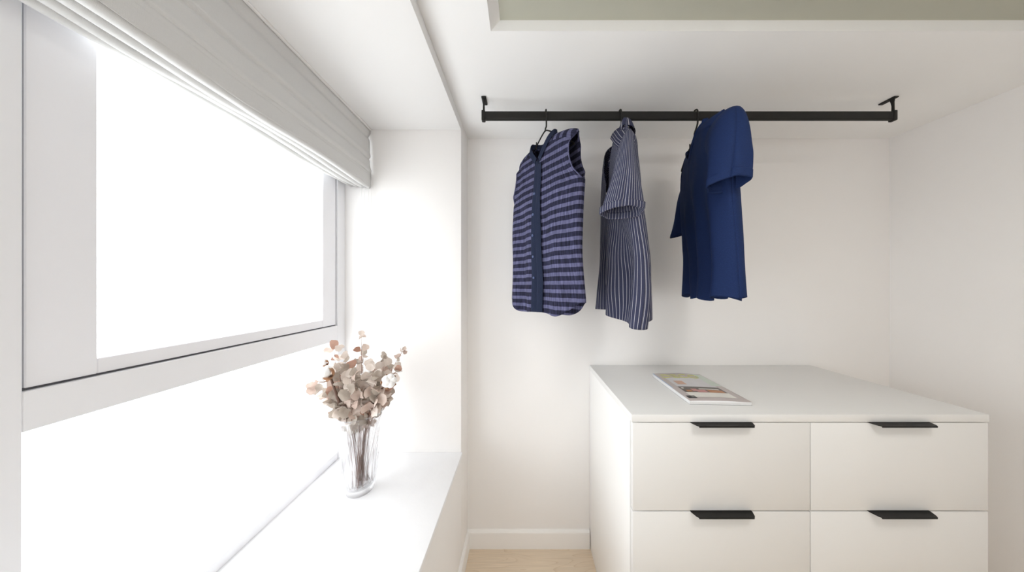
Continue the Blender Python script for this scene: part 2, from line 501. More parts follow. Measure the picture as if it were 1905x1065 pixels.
# ------------------------------------------------------------------ window
win = empty('window_1', (BAYX, BAYE, SILL), 0, 'white aluminium bay window with upper sash and fixed lower pane', None, None, 'structure')
def wbox(name, y0, y1, z0, z1, x0, x1, mat, parent=win, bevel=0.0015):
    o = box(name, (x0, y0, z0), (x1, y1, z1), mat, parent, bevel, 1)
    if parent is win: o.location = (-BAYX, -BAYE, -SILL)
    return o
TZ0, TZ1 = 1.195, 1.267
bays = [(0.46, 1.297), (-0.42, 0.46)]
for bi, (ya, yb) in enumerate(bays):
    wbox('jamb', yb - 0.052, yb, SILL, SOF, BAYX - 0.06, BAYX, 'frame')
    if bi == len(bays) - 1:
        wbox('jamb', ya, ya + 0.052, SILL, SOF, BAYX - 0.06, BAYX, 'frame')
        lo = ya + 0.052
    else:
        lo = ya
    hi = yb - 0.052
    wbox('bottom_rail', lo, hi, SILL, SILL + 0.034, BAYX - 0.06, BAYX - 0.001, 'frame')
    wbox('transom', lo, hi, TZ0, TZ1, BAYX - 0.06, BAYX - 0.0005, 'frame')
    wbox('head', lo, hi, SOF - 0.05, SOF, BAYX - 0.06, BAYX - 0.001, 'frame')
    p = wbox('pane', lo, hi, SILL + 0.034, TZ0, BAYX - 0.036, BAYX - 0.030, 'glass', bevel=0)
    # upper sash, slightly recessed, with a dark gasket line round it
    g = 0.005
    sa, sb, za, zb = lo + g, hi - g, TZ1 + g, SOF - 0.05 - g
    gk = bmesh.new()
    for q in (((BAYX - 0.05, lo, TZ1), (BAYX - 0.012, hi, TZ1 + g)), ((BAYX - 0.05, lo, SOF - 0.05 - g), (BAYX - 0.012, hi, SOF - 0.05)),
              ((BAYX - 0.05, lo, TZ1 + g), (BAYX - 0.012, lo + g, SOF - 0.05 - g)), ((BAYX - 0.05, hi - g, TZ1 + g), (BAYX - 0.012, hi, SOF - 0.05 - g))):
        add_box(gk, *q)
    go = bm_obj('gasket', gk, 'gasket', win); go.location = (-BAYX, -BAYE, -SILL)
    sw, sh = 0.080, 0.032
    sm = bmesh.new()
    xa, xb = BAYX - 0.052, BAYX - 0.006
    add_box(sm, (xa, sb - sw, za), (xb, sb, zb), 0.0015, 1)
    add_box(sm, (xa, sa, za), (xb, sa + sw, zb), 0.0015, 1)
    add_box(sm, (xa, sa + sw, za), (xb - 0.001, sb - sw, za + sh), 0.0015, 1)
    add_box(sm, (xa, sa + sw, zb - sh), (xb - 0.001, sb - sw, zb), 0.0015, 1)
    so = bm_obj('sash', sm, 'sash', win); so.location = (-BAYX, -BAYE, -SILL)
    wbox('pane', sa + sw, sb - sw, za + sh, zb - sh, BAYX - 0.034, BAYX - 0.028, 'glass', so, bevel=0)

# ------------------------------------------------------------------ roman blind
BX, BY0, BY1 = -0.751, -0.05, 1.290
blind = empty('roman_blind', (BX - 0.05, (BY0 + BY1) / 2, SOF), 0, 'grey linen roman blind gathered at the top of the window', 'blind')
inv = Vector(blind.location)
def blind_front(u, v):        # u along Y, v downwards 0..1
    yy = lerp(BY0, BY1, u)
    z = SOF - 0.008 - v * 0.272
    xx = BX - 0.012 + 0.012 * v ** 0.6
    # head hem and soft horizontal sags
    xx += 0.006 * exp(-((v - 0.02) / 0.05) ** 2) - 0.006 * exp(-((v - 0.13) / 0.035) ** 2)
    sag = 0.003 * sin(yy * 5 + v * 4) + 0.0015 * sin(yy * 13 + 1)
    for c, a in ((0.47, 0.004), (0.74, 0.005)):
        d = v - c - sag * 4
        xx += a * exp(-(d / 0.05) ** 2) - a * 1.6 * exp(-((d - 0.045) / 0.02) ** 2)
    xx += 0.0025 * ns(yy * 9, z * 14) * (0.3 + v)
    z += 0.005 * v * ns(yy * 8, 3) - 0.004 * v * sin(yy * 11)
    ye = yy - 0.010 * v * (1 if u > 0.999 else 0) * sin(v * 3)
    return Vector((xx, ye, z)) - inv, (yy, z)
v_, f_, u_ = grid(70, 60, blind_front)
obj('fabric_drop', v_, f_, 'linen', blind, True, u_, 0.0016)
# stacked folds behind: each a U of fabric, lower ones further back
for k in range(4):
    def fold(u, v, k=k):
        yy = lerp(BY0, BY1, u)
        x0 = BX - 0.002 - 0.030 * k
        zb = SOF - 0.283 + 0.001 * k - 0.005 * ns(yy * 8, 3 + k) * 0.6 - 0.004 * sin(yy * 11 + k)
        a = v * pi
        w = 0.011
        # front leg down, round the bottom, back leg up
        if v < 0.4: q = v / 0.4; X, Z = 0, lerp(0.07, 0, q)
        elif v < 0.6:
            q = (v - 0.4) / 0.2 * pi; X, Z = -w * (1 - cos(q)), -w * 0.9 * sin(q)
        else: q = (v - 0.6) / 0.4; X, Z = -2 * w, lerp(0, 0.07, q)
        return Vector((x0 + X + 0.002 * ns(yy * 6, k * 3.3), yy, zb + Z)) - inv, (yy, v * 0.15)
    v_, f_, u_ = grid(50, 20, fold)
    obj('fold', v_, f_, 'linen', blind, True, u_, 0.0014)
box('head_rail', (BX - 0.045, BY0, SOF - 0.03), (BX - 0.012, BY1, SOF - 0.0005), 'trim', blind, 0.002).location = -inv
box('top_batten', (BX - 0.010, BY0, SOF - 0.007), (BX + 0.003, BY1 + 0.002, SOF - 0.0005), 'trim', blind, 0.001).location = -inv
def cord(x, y, sway):
    pts = [(x + sway * sin(t * 3) * 0.008, y - 0.010 * sway * t * t, lerp(1.99, 1.12, t)) for t in [i / 14 for i in range(15)]]
    pts2 = [(p[0] - 0.012, p[1] - 0.004, p[2]) for p in reversed(pts)]
    b = tube('pull_cord', [Vector(p) - inv for p in pts + [(pts[-1][0] - 0.006, pts[-1][1], 1.108)] + pts2], 0.0011, 'cord', blind, 6)
cord(-0.775, 1.27, 0.9)
cord(-0.742, 1.277, -0.8)

# ------------------------------------------------------------------ clothes rail
RODY, RODZ = 1.135, 2.199
rail = empty('clothes_rail', (0.72, RODY, CZ), 0, 'black metal clothes rail hanging from the ceiling', 'clothes rail')
rinv = Vector(rail.location)
RX_L, RX_R = -0.172, 1.62
bm = bmesh.new()
prof = []
hw, hh, cr_ = 0.0075, 0.019, 0.006
for cx, cz, a0 in ((hw - cr_, hh - cr_, 0), (-hw + cr_, hh - cr_, 90), (-hw + cr_, -hh + cr_, 180), (hw - cr_, -hh + cr_, 270)):
    for a in (0, 30, 60, 90):
        prof.append((cx + cr_ * cos(radians(a0 + a)), cz + cr_ * sin(radians(a0 + a))))
# a shallow groove line on both faces near the bottom
va = [bm.verts.new((RX_L, RODY + p[0], RODZ + p[1])) for p in prof]
vb = [bm.verts.new((RX_R, RODY + p[0], RODZ + p[1])) for p in prof]
for i in range(len(prof)):
    j = (i + 1) % len(prof)
    bm.faces.new((va[i], vb[i], vb[j], va[j]))
bm.faces.new(va); bm.faces.new(vb[::-1])
bmesh.ops.recalc_face_normals(bm, faces=bm.faces)
bm_obj('tube', bm, 'black', rail, True, 40).location = -rinv
box('groove_strip', (RX_L + 0.01, RODY - hw - 0.0012, RODZ - 0.0115), (RX_R - 0.01, RODY - hw + 0.001, RODZ - 0.009), 'black', rail, 0.0003, 1).location = -rinv
for s, x in ((-1, RX_L), (1, RX_R)):
    bm = bmesh.new()
    xa, xb = (x - 0.006, x + 0.010) if s < 0 else (x - 0.010, x + 0.006)
    add_box(bm, (xa, RODY - 0.0105, RODZ - 0.0225), (xb, RODY + 0.0105, RODZ + 0.0215), 0.003, 2)
    c = bm_obj('end_cap', bm, 'black', rail, True, 40); c.location = -rinv
    xm = (xa + xb) / 2 + 0.001
    tube('hanging_rod', [(xm, RODY, RODZ + 0.019), (xm, RODY, RODZ + 0.045), (xm + 0.001, RODY + 0.002, RODZ + 0.06), (xm + 0.001, RODY + 0.003, CZ - 0.004)],
         [0.0048, 0.0044, 0.0052, 0.008], 'black', rail, 12).location = -rinv
    bm = bmesh.new()
    add_box(bm, (xm - 0.010, RODY - 0.012, CZ - 0.006), (xm + 0.011, RODY + 0.042, CZ + 0.0), 0.0028, 3)
    bm_obj('ceiling_plate', bm, 'black', rail, True, 40).location = -rinv

# ------------------------------------------------------------------ garments on hangers
def hanger(x, ang, label, half=0.20, drop=0.085, apex=2.128, loc_group='black wire hangers on the rail', notch=True):
    h = empty('clothes_hanger', (x, RODY, RODZ + 0.0225), ang, label, 'hanger', loc_group)
    b = Vector(h.location)
    R = Matrix.Rotation(-ang, 3, 'Z')
    def loc(p): return R @ (Vector(p) - b)
    # hook round the rail (rail runs along X)
    r, cz = 0.0165, RODZ + 0.0085
    pts = [(x + 0.002, RODY + r * cos(a), cz + r * sin(a)) for a in [radians(d) for d in range(-20, 181, 20)]]
    pts += [(x + 0.003, RODY - r, cz - 0.02), (x + 0.003, RODY - r + 0.001, cz - 0.045), (x + 0.003, RODY - 0.010, cz - 0.060), (x, RODY, apex + 0.006), (x, RODY, apex - 0.004)]
    tube('hook', [loc(p) for p in smooth_path(pts, 3)], 0.0034, 'black', h, 8)
    # arms, in the hanger's own plane (local x)
    z0 = apex - b.z
    bm = bmesh.new()
    for s in (-1, 1):
        add_tube(bm, smooth_path([(0, 0, z0), (s * 0.03, 0, z0 - 0.018), (s * half * 0.6, 0, z0 - drop * 0.62), (s * half * 0.93, 0, z0 - drop), (s * half, 0, z0 - drop - 0.012)], 4), 0.0030, 8)
    add_tube(bm, [(-half, 0, z0 - drop - 0.012), (half, 0, z0 - drop - 0.012)], 0.0026, 8)
    bmesh.ops.recalc_face_normals(bm, faces=bm.faces)
    bm_obj('shoulder_arm', bm, 'black', h, True, 50)
    if notch:
        for s in (-1, 1):
            u = s * 0.062
            zz = z0 - 0.014 - (0.062 - 0.03) / (half * 0.6 - 0.03) * (drop * 0.62 - 0.014)
            tube('notch', [(u, 0, zz - 0.016), (u, 0, zz + 0.016)], 0.0026, 'black', h, 8)
    return h

class Garment:
    """A shirt in its own frame: x = shoulder line, -y = front, z = up from the neck point."""
    def __init__(g, **k):
        g.neck = 0.075; g.sh = 0.20; g.tip = -0.068; g.vdepth = -0.115; g.backn = -0.012
        g.under = -0.27; g.wu = 0.235; g.wwaist = 0.232; g.whem = 0.25; g.cut = 0.03
        g.hem = lambda s: -0.765; g.D = 0.03; g.Dhem = 0.045; g.edge = 0.018; g.seed = 0.0
        g.foldA = 0.012; g.foldL = 0.12; g.gap = lambda z: 0.0; g.swing = lambda u, z: 0.0
        g.uvk = 1.0; g.rnd = 0.12
        for a, b in k.items(): setattr(g, a, b)
    def W(g, z, s=1):
        if z > g.under:
            t = (z - g.under) / (g.tip - g.under)
            t = min(1, max(0, t))
            w = lerp(g.wu, g.sh, sstep(0, 1, t)) - g.cut * sin(pi * min(1, t * 0.95)) ** 0.8
            return w
        t = (g.under - z) / (g.under * -1 + 0.75) if False else (g.under - z) / 0.5
        w = lerp(g.wu, g.wwaist, sstep(0, 0.5, t)) if t < 0.5 else lerp(g.wwaist, g.whem, sstep(0.5, 1, t))
        return w
    def shoulder(g, u):
        a = abs(u)
        if a < g.neck: return 0.0
        t = (a - g.neck) / (g.sh - g.neck)
        return g.tip * t * (1 - g.rnd + g.rnd * t * t)
    def top(g, u, side):
        a = abs(u)
        if a >= g.neck: return g.shoulder(u)
        t = a / g.neck
        if side < 0: return g.vdepth * (1 - t ** 1.25)
        return g.backn * (1 - t ** 3)
    def y(g, u, z, side):
        w = g.W(z); r = min(1, abs(u) / w)
        dep = max(0, g.shoulder(u) - z)
        D = lerp(g.D, g.Dhem, sstep(0.2, 0.75, dep))
        c = sqrt(max(0, 1 - r ** 5))
        if z > g.under:
            t = (z - g.under) / (g.tip - g.under)
            c = max(c, g.edge / D * min(1, sin(pi * min(1, max(0, t))) * 1.6 + 0.0))
        k = 1 - exp(-dep / 0.02)
        yy = side * D * c * k + side * 0.001 * c
        A = g.foldA * sstep(0.08, 0.7, dep)
        def folds(sd):
            fo = A * (sin(2 * pi * (u / g.foldL + 0.25 * ns(u * 4, z * 2.5, g.seed)) + g.seed + sd + z * 1.2)
                      + 0.9 * ns(u * 13 + g.seed, z * 2.2, sd * 3.7))
            fo += 0.0035 * ns(u * 22, z * 9, sd * 5 + g.seed) * min(1, dep / 0.06)
            return fo + 0.005 * ns(u * 7 + 5, z * 6 + u * 9, sd * 2 + g.seed) * min(1, dep / 0.1)
        return yy + folds(side) * c + folds(0.3) * 0.5 * (1 - c) + g.swing(u, z)
    def half_panel(g, s0, s1, side, mat, name, parent, nu=40, nv=70, label=None):
        def smap(a):
            x = lerp(s0, s1, a)
            return math.copysign(1 - (1 - abs(x)) ** 1.6, x)
        # arc length round the body at mid height, for the weave
        tab, L, prev = [], 0.0, None
        for i in range(nu + 1):
            u = smap(i / nu) * g.W(-0.4); p = (u, g.y(u, -0.4, side))
            if prev: L += math.dist(p, prev)
            prev = p; tab.append(L)
        off = tab[-1] if s1 == 0 else (tab[-1] / 2 if s0 < 0 else 0)
        def f(a, t):
            s = smap(a)
            sg = 1 if s >= 0 else -1
            ztop = g.top(s * g.sh, side)
            z = lerp(g.hem(s), ztop, t)
            gp = g.gap(z) if side < 0 and s0 * s1 == 0 else 0
            u = sg * lerp(gp, g.W(z), abs(s)) if (s != 0) else (1 if s1 > 0 or s0 > 0 else -1) * gp
            y = g.y(u, z, side)
            if side < 0 and s0 * s1 == 0 and s0 < 0 : y += 0.0012
            return Vector((u, y, z)), ((tab[round(a * nu)] - off) * g.uvk, z)
        v, fs, uv = grid(nu, nv, f)
        return obj(name, v, fs, mat, parent, True, uv, 0.0009)
    def ribbon(g, pts_fn, n, m, mat, name, parent, uvs=1.0, thick=0.0012):
        v, fs, uv = grid(m, n, pts_fn)
        return obj(name, v, fs, mat, parent, True, uv, thick)

def add_yoke(g, mat, parent, depth=0.042, rot=True):
    for sg in (-1, 1):
        def f(a, t):
            u = sg * lerp(g.neck + 0.002, g.sh - 0.0015, a)
            q = lerp(-1, 1, t)
            sh = g.shoulder(u)
            d = abs(q) * (depth if q < 0 else 0.03)
            side = -1 if q < 0 else 1
            z = sh - d
            u = sg * min(abs(u), g.W(z) - 0.0012)
            yy = g.y(u, z, side) + side * 0.0016 * min(1, abs(q) * 6)
            if abs(q) < 0.03: z += 0.0018
            return Vector((u, yy, z)), ((d * side, u) if rot else (u, d * side))
        v, fs, uv = grid(20, 24, f)
        obj('yoke', v, fs, mat, parent, True, uv, 0.0008)

def add_button(parent, p, nrm_y=-1, r=0.0054):
    bm = bmesh.new()
    n = 16
    prof = [(0, 0.0012), (r * 0.55, 0.0012), (r * 0.72, 0.0024), (r * 0.95, 0.0022), (r, 0.0008), (r, -0.0008)]
    rings = []
    for q, h in prof[1:]:
        rings.append([bm.verts.new((q * cos(2 * pi * k / n), -h, q * sin(2 * pi * k / n))) for k in range(n)])
    c = bm.verts.new((0, -0.0012, 0))
    for k in range(n): bm.faces.new((c, rings[0][k], rings[0][(k + 1) % n]))
    for a, b in zip(rings, rings[1:]):
        for k in range(n): bm.faces.new((a[k], b[k], b[(k + 1) % n], a[(k + 1) % n]))
    bmesh.ops.recalc_face_normals(bm, faces=bm.faces)
    o = bm_obj('button', bm, 'button', parent, True)
    o.location = p
    return o

def copy_button(src, p):
    o = src.copy(); COL.objects.link(o); o.location = p; return o

NZ = 2.112       # height of the neck points

# ---- 1: sleeveless banded shirt
ang1 = atan2(-0.165, 0.118)
def hem1(s):
    a = abs(s)
    return -0.748 + 0.058 * sstep(0.5, 1.0, a) + 0.008 * sstep(0, 0.5, 0.5 - a)
g1 = Garment(hem=hem1, rnd=0.6, seed=1.3, D=0.038, Dhem=0.032, foldA=0.013, foldL=0.15, edge=0.031, cut=0.036, wu=0.224, wwaist=0.222, whem=0.243,
             tip=-0.045, under=-0.235, vdepth=-0.100, swing=lambda u, z: -0.016 * sstep(-0.05, -0.45, z))
s1 = empty('sleeveless_shirt', (0.100, RODY, 2.086), ang1, 'sleeveless shirt with lilac and navy horizontal stripes on the leftmost hanger', 'shirt')
g1.half_panel(-1, 0, -1, 'band', 'front_panel', s1)
g1.half_panel(0, 1, -1, 'band', 'front_panel', s1)
g1.half_panel(-1, 1, 1, 'band', 'back_panel', s1, 70, 70)
add_yoke(g1, 'band', s1)
# placket: under strip with buttons, over strip beside it
def placket(u0, u1, off, name, zt, zb=None):
    def f(a, t):
        z = lerp(hem1(0) if zb is None else zb, zt, t)
        u = lerp(u0, u1, a) + 0.003 * ns(0, z * 5, 4) + 0.004 * sin(z * 6)
        e = 0.0015 * (1 - (2 * a - 1) ** 2)
        return Vector((u, g1.y(u, z, -1) - off - e, z)), (u, z)
    v, fs, uv = grid(6, 60, f)
    return obj(name, v, fs, 'chambray', s1, True, uv, 0.0014)
pk = placket(-0.020, 0.008, 0.0026, 'button_placket', g1.vdepth + 0.01)
placket(0.004, 0.030, 0.0060, 'placket_flap', g1.vdepth - 0.01)
def bpos(z):
    u = -0.010 + 0.003 * ns(0, z * 5, 4) + 0.004 * sin(z * 6)
    return Vector((u, g1.y(u, z, -1) - 0.0050, z))
zz = [-0.233 - 0.0905 * k for k in range(5)]
b0 = add_button(pk, bpos(zz[0]))
for z in zz[1:]: copy_button(b0, bpos(z))
# collar band: V edges up to the neck points, round the back
def collar_curve(t):       # t 0..1 : left V bottom -> left neck -> back -> right neck -> right V bottom
    if t < 0.32:
        q = t / 0.32; u = -lerp(0.006, g1.neck, q ** 0.9)
        return u, -1, g1.top(u, -1) if q < 1 else 0
    if t > 0.68:
        q = (1 - t) / 0.32; u = lerp(0.006, g1.neck, q ** 0.9)
        return u, -1, g1.top(u, -1) if q < 1 else 0
    q = (t - 0.32) / 0.36; u = lerp(-g1.neck, g1.neck, q)
    return u, 1, g1.top(u, 1)
def collar_f(a, t):
    u, side, z = collar_curve(t)
    sg = -1 if u < 0 else 1
    wdt = 0.030
    fr = 1 - sstep(0.22, 0.40, min(t, 1 - t))       # 1 on the front
    # front: lies along the V, spreading outwards; back: stands up
    base = Vector((u, g1.y(u, z - 0.004, side) + side * 0.002, z - 0.004))
    if side > 0: base.y = g1.y(u, z - 0.004, 1) * sstep(0, 0.3, 1 - abs(u) / g1.neck) + 0.001
    out = Vector((-sg * 0.02 * wdt, -0.004, 0.6 * wdt)) * fr + Vector((-sg * 0.1 * wdt, 0.002, 0.92 * wdt)) * (1 - fr)
    lay = Vector((sg * 0.55 * wdt, -0.007, -0.2 * wdt)) * fr * 0.6
    p = base + lay * (1 - a) + out * a
    return p, (t * 0.5, a * wdt)
v, fs, uv = grid(8, 90, collar_f)
obj('collar_band', v, fs, 'chambray', s1, True, uv, 0.0022)
v, fs, uv = grid(4, 4, lambda a, t: (Vector((lerp(-0.036, 0.002, a), g1.y(lerp(-0.036, 0.002, a), lerp(-0.045, -0.016, t), 1) - 0.003, lerp(-0.045, -0.016, t))), (a, t)))
obj('neck_label', v, fs, 'woven_label', s1, True, uv, 0.0006)['label'] = 'white woven label'
def arm_trim(sg):
    def f(a, t):
        ang = t * 2
        side = -1 if ang < 1 else 1
        q = ang if ang < 1 else 2 - ang
        z = lerp(g1.under, g1.tip, q)
        w = g1.W(z)
        u = sg * (w - 0.001 + (a - 0.5) * 0.006)
        return Vector((u, g1.y(sg * w * 0.999, z, side) + side * 0.0015, z)), (z, a * 0.01)
    v, fs, uv = grid(2, 60, f)
    obj('armhole_binding', v, fs, 'band', s1, True, uv, 0.0018)
arm_trim(-1); arm_trim(1)
hanger(0.100, ang1, 'black wire hanger holding the sleeveless striped shirt', half=0.17, drop=0.122, apex=2.137)

# ---- sleeves
def sleeve(g, sg, mat, parent, rings, name='sleeve', cuff=0.022, n=40, seed=0.0, uvw=None):
    """rings: list of (centre, axis A, axis B) from the armhole to the cuff; section c + A cos + B sin."""
    R = len(rings)
    def at_(t):
        f = t * (R - 1); i = min(R - 2, int(f)); q = f - i
        get = lambda j: [Vector(x) for x in rings[max(0, min(R - 1, j))]]
        a, b, c, d = get(i - 1), get(i), get(i + 1), get(i + 2)
        return [0.5 * ((2 * b[k]) + (c[k] - a[k]) * q + (2 * a[k] - 5 * b[k] + 4 * c[k] - d[k]) * q * q + (3 * b[k] - a[k] - 3 * c[k] + d[k]) * q ** 3) for k in range(3)]
    per = (uvw or 0.4)
    def f(a, t):
        c, A, B = at_(t)
        th = a * 2 * pi
        wob = 1 + 0.10 * t * ns(cos(th) * 1.7 + seed, sin(th) * 1.7, t * 1.5) + 0.06 * t * sin(5 * th + seed)
        p = c + A * cos(th) + B * sin(th) * (wob * 1.0) + (A.normalized() * 0.006 * t * ns(sin(th) * 2, t * 4, seed + 3))
        return p, (a * per, t * 0.3)
    v, fs, uv = grid(n, 36, f)
    o = obj(name, v, fs, mat, parent, True, uv, 0.0011)
    # turned-up cuff: a band slightly outside and a return inside
    def cf(a, t):
        c, A, B = at_(1.0)
        c0, A0, B0 = at_(0.93)
        th = a * 2 * pi
        wob = 1 + 0.10 * ns(cos(th) * 1.7 + seed, sin(th) * 1.7, 1.5) + 0.06 * sin(5 * th + seed)
        lip = c + A * cos(th) + B * sin(th) * wob + (A.normalized() * 0.006 * ns(sin(th) * 2, 4, seed + 3))
        up = (c0 - c).normalized()
        if t < 0.45: off, h = 0.0012, lerp(cuff, 0, t / 0.45)
        elif t < 0.55: off, h = lerp(0.0012, -0.0025, (t - 0.45) / 0.1), -0.002
        else: off, h = -0.0025, lerp(0, cuff, (t - 0.55) / 0.45)
        rad = (A * cos(th) + B * sin(th)).normalized()
        return lip + up * h + rad * off, (a * per, t * 0.05)
    v, fs, uv = grid(n, 12, cf)
    obj('cuff', v, fs, mat, o, True, uv, 0.0008)
    return o

# ---- 2: short-sleeved pinstripe shirt, seen almost edge-on
ang2 = radians(-98)
def hem2(s):
    # local +x (near side) hangs lower, the front is a little shorter than the back
    return -0.745 + 0.02 * sstep(0.6, 1.0, abs(s))
g2 = Garment(hem=lambda s: -0.765 - (0.050 if s > 0 else -0.009) * s, seed=4.1, D=0.050, Dhem=0.055, foldA=0.023, foldL=0.16, edge=0.016,
             cut=0.0, sh=0.185, wu=0.215, wwaist=0.205, whem=0.215, tip=-0.112, neck=0.070, vdepth=-0.20, under=-0.27, backn=-0.005,
             gap=lambda z: 0.018 * sstep(-0.42, -0.08, z), swing=lambda u, z: -0.055 * sstep(0.1, -0.5, u) * sstep(-0.1, -0.75, z) + 0.034 * sstep(0, 0.2, u) * sstep(-0.2, -0.6, z) + 0.008 * sin(z * 8))
s2 = empty('pinstripe_shirt', (0.423, RODY, NZ + 0.003), ang2, 'short-sleeved slate shirt with thin white pinstripes on the middle hanger', 'shirt')
g2.uvk = 0.95
g2.half_panel(-1, 0, -1, 'pin', 'front_panel', s2)
g2.gap = lambda z: 0.085 * sstep(-0.72, -0.12, z)
g2.half_panel(0, 1, -1, 'pin', 'front_panel', s2)
g2.half_panel(-1, 1, 1, 'pin', 'back_panel', s2, 70, 70)
add_yoke(g2, 'pin', s2, 0.05)
# near sleeve (local +x), far sleeve (local -x). local: x=-Y world, y = +X world
sleeve(g2, 1, 'pin', s2, [((0.168, -0.014, -0.150), (0.006, 0.010, 0.072), (0.006, 0.024, 0)),
                          ((0.200, -0.028, -0.185), (0.022, 0.014, 0.062), (0.010, 0.026, -0.004)),
                          ((0.232, -0.034, -0.285), (0.030, 0.004, 0.030), (0.012, 0.041, -0.004)),
                          ((0.246, -0.044, -0.405), (0.034, -0.006, 0.013), (0.010, 0.068, 0.002))], uvw=0.40, seed=2.2)
sleeve(g2, -1, 'pin', s2, [((-0.165, 0.004, -0.150), (-0.006, 0.012, 0.068), (-0.006, 0.030, 0)),
                           ((-0.190, 0.012, -0.190), (-0.016, 0.010, 0.056), (-0.008, 0.032, -0.004)),
                           ((-0.205, 0.020, -0.290), (-0.020, 0.004, 0.026), (-0.006, 0.036, -0.004)),
                           ((-0.208, 0.024, -0.385), (-0.022, -0.004, 0.006), (-0.004, 0.040, 0.004))], uvw=0.46, seed=5.2)
# folded collar: stand and falling leaf with points at the front
def collar2(a, t):
    # t around from left front point to right front point; a 0 inner base .. 0.3 roll .. 1 leaf edge
    th = lerp(-1, 1, t)
    sg = -1 if th < 0 else 1
    m = abs(th)
    u = sg * (0.078 * sin(min(1, (m) / 0.6) * pi / 2)) if m < 0.6 else sg * lerp(0.078, 0.062, (m - 0.6) / 0.4)
    yb = lerp(0.038, 0.0, (m / 0.6) ** 2) if m < 0.6 else lerp(0.0, -0.035, (m - 0.6) / 0.4)
    zb = -0.004 if m < 0.6 else lerp(-0.004, -0.105, ((m - 0.6) / 0.4) ** 1.1)
    st = 0.030 * (1 - sstep(0.7, 1.0, m))
    leaf = 0.042 + (0.034 if sg < 0 else -0.022) * sstep(0.55, 1.0, m)
    outd = Vector((sg * (0.35 + 0.5 * sstep(0, 0.6, m)), 0.6 - 1.2 * sstep(0.1, 0.9, m), 0)).normalized()
    if a < 0.35:
        q = a / 0.35; p = Vector((u, yb, zb + st * q))
    else:
        q = (a - 0.35) / 0.65
        p = Vector((u, yb, zb + st)) + outd * (0.004 + 0.020 * q ** 0.8) + Vector((0, 0, 0.004 * sin(q * pi) - leaf * q))
    return p, (t * 0.45 * 0.25, a * 0.08)
v, fs, uv = grid(12, 70, collar2)
obj('collar', v, fs, 'pin', s2, True, uv, 0.0014)
hanger(0.423, ang2, 'black wire hanger inside the slate pinstripe shirt', half=0.175, drop=0.115, apex=2.128, notch=False)

# ---- 3: plain navy shirt
ang3 = radians(-106)
g3 = Garment(hem=lambda s: -0.70 + 0.01 * sin(s * 9), seed=8.7, D=0.05, Dhem=0.05, foldA=0.018, foldL=0.11, edge=0.03,
             cut=0.0, sh=0.20, wu=0.235, wwaist=0.225, whem=0.225, tip=-0.060, neck=0.085, vdepth=-0.10, under=-0.26, backn=-0.02,
             swing=lambda u, z: 0.030 + 0.022 * sstep(-0.1, -0.6, z))
s3 = empty('navy_shirt', (0.752, RODY, NZ - 0.004), ang3, 'plain navy blue sleeved shirt on the rightmost hanger', 'shirt')
g3.half_panel(-1, 0, -1, 'navy', 'front_panel', s3)
g3.half_panel(0, 1, -1, 'navy', 'front_panel', s3)
g3.half_panel(-1, 1, 1, 'navy', 'back_panel', s3, 70, 70)
add_yoke(g3, 'navy', s3, 0.05)
sleeve(g3, 1, 'navy', s3, [((0.175, 0.030, -0.125), (0.006, 0.020, 0.078), (0.006, 0.045, 0)),
                           ((0.225, 0.026, -0.175), (0.028, 0.016, 0.070), (0.010, 0.050, -0.004)),
                           ((0.250, 0.022, -0.270), (0.034, 0.006, 0.034), (0.012, 0.056, -0.004)),
                           ((0.254, 0.018, -0.350), (0.036, -0.006, 0.006), (0.010, 0.060, 0.004))], seed=1.2)
sleeve(g3, -1, 'navy', s3, [((-0.170, 0.030, -0.125), (-0.006, 0.014, 0.078), (-0.006, 0.034, 0)),
                            ((-0.200, 0.018, -0.19), (-0.018, 0.010, 0.066), (-0.008, 0.036, -0.004)),
                            ((-0.205, 0.008, -0.29), (-0.020, 0.004, 0.030), (-0.002, 0.038, 0.004)),
                            ((-0.205, -0.002, -0.355), (-0.022, -0.004, 0.000), (0.004, 0.042, 0.012))], seed=6.2)
def collar3(a, t):
    th = lerp(-pi, pi, t)
    u = 0.085 * sin(th); q = cos(th)
    side = 1 if q > 0 else -1
    z = g3.top(u, side)
    return Vector((u, g3.y(u * 0.98, z - 0.004, side) * (1 if abs(u) < 0.08 else 0.4) + side * (0.002 + 0.002 * a), z - 0.012 + a * 0.020)), (t * 0.4, a * 0.02)
v, fs, uv = grid(4, 80, collar3)
obj('neckband', v, fs, 'navy', s3, True, uv, 0.002)
hanger(0.752, ang3, 'black hanger at the neck of the navy shirt', half=0.185, drop=0.07, apex=2.118)

# the navy shirt sits askew on its hanger: near shoulder high, far shoulder low
for o in s3.children_recursive:
    for v in o.data.vertices:
        v.co.z += 0.22 * v.co.x * (1 - sstep(-0.25, -0.6, v.co.z))

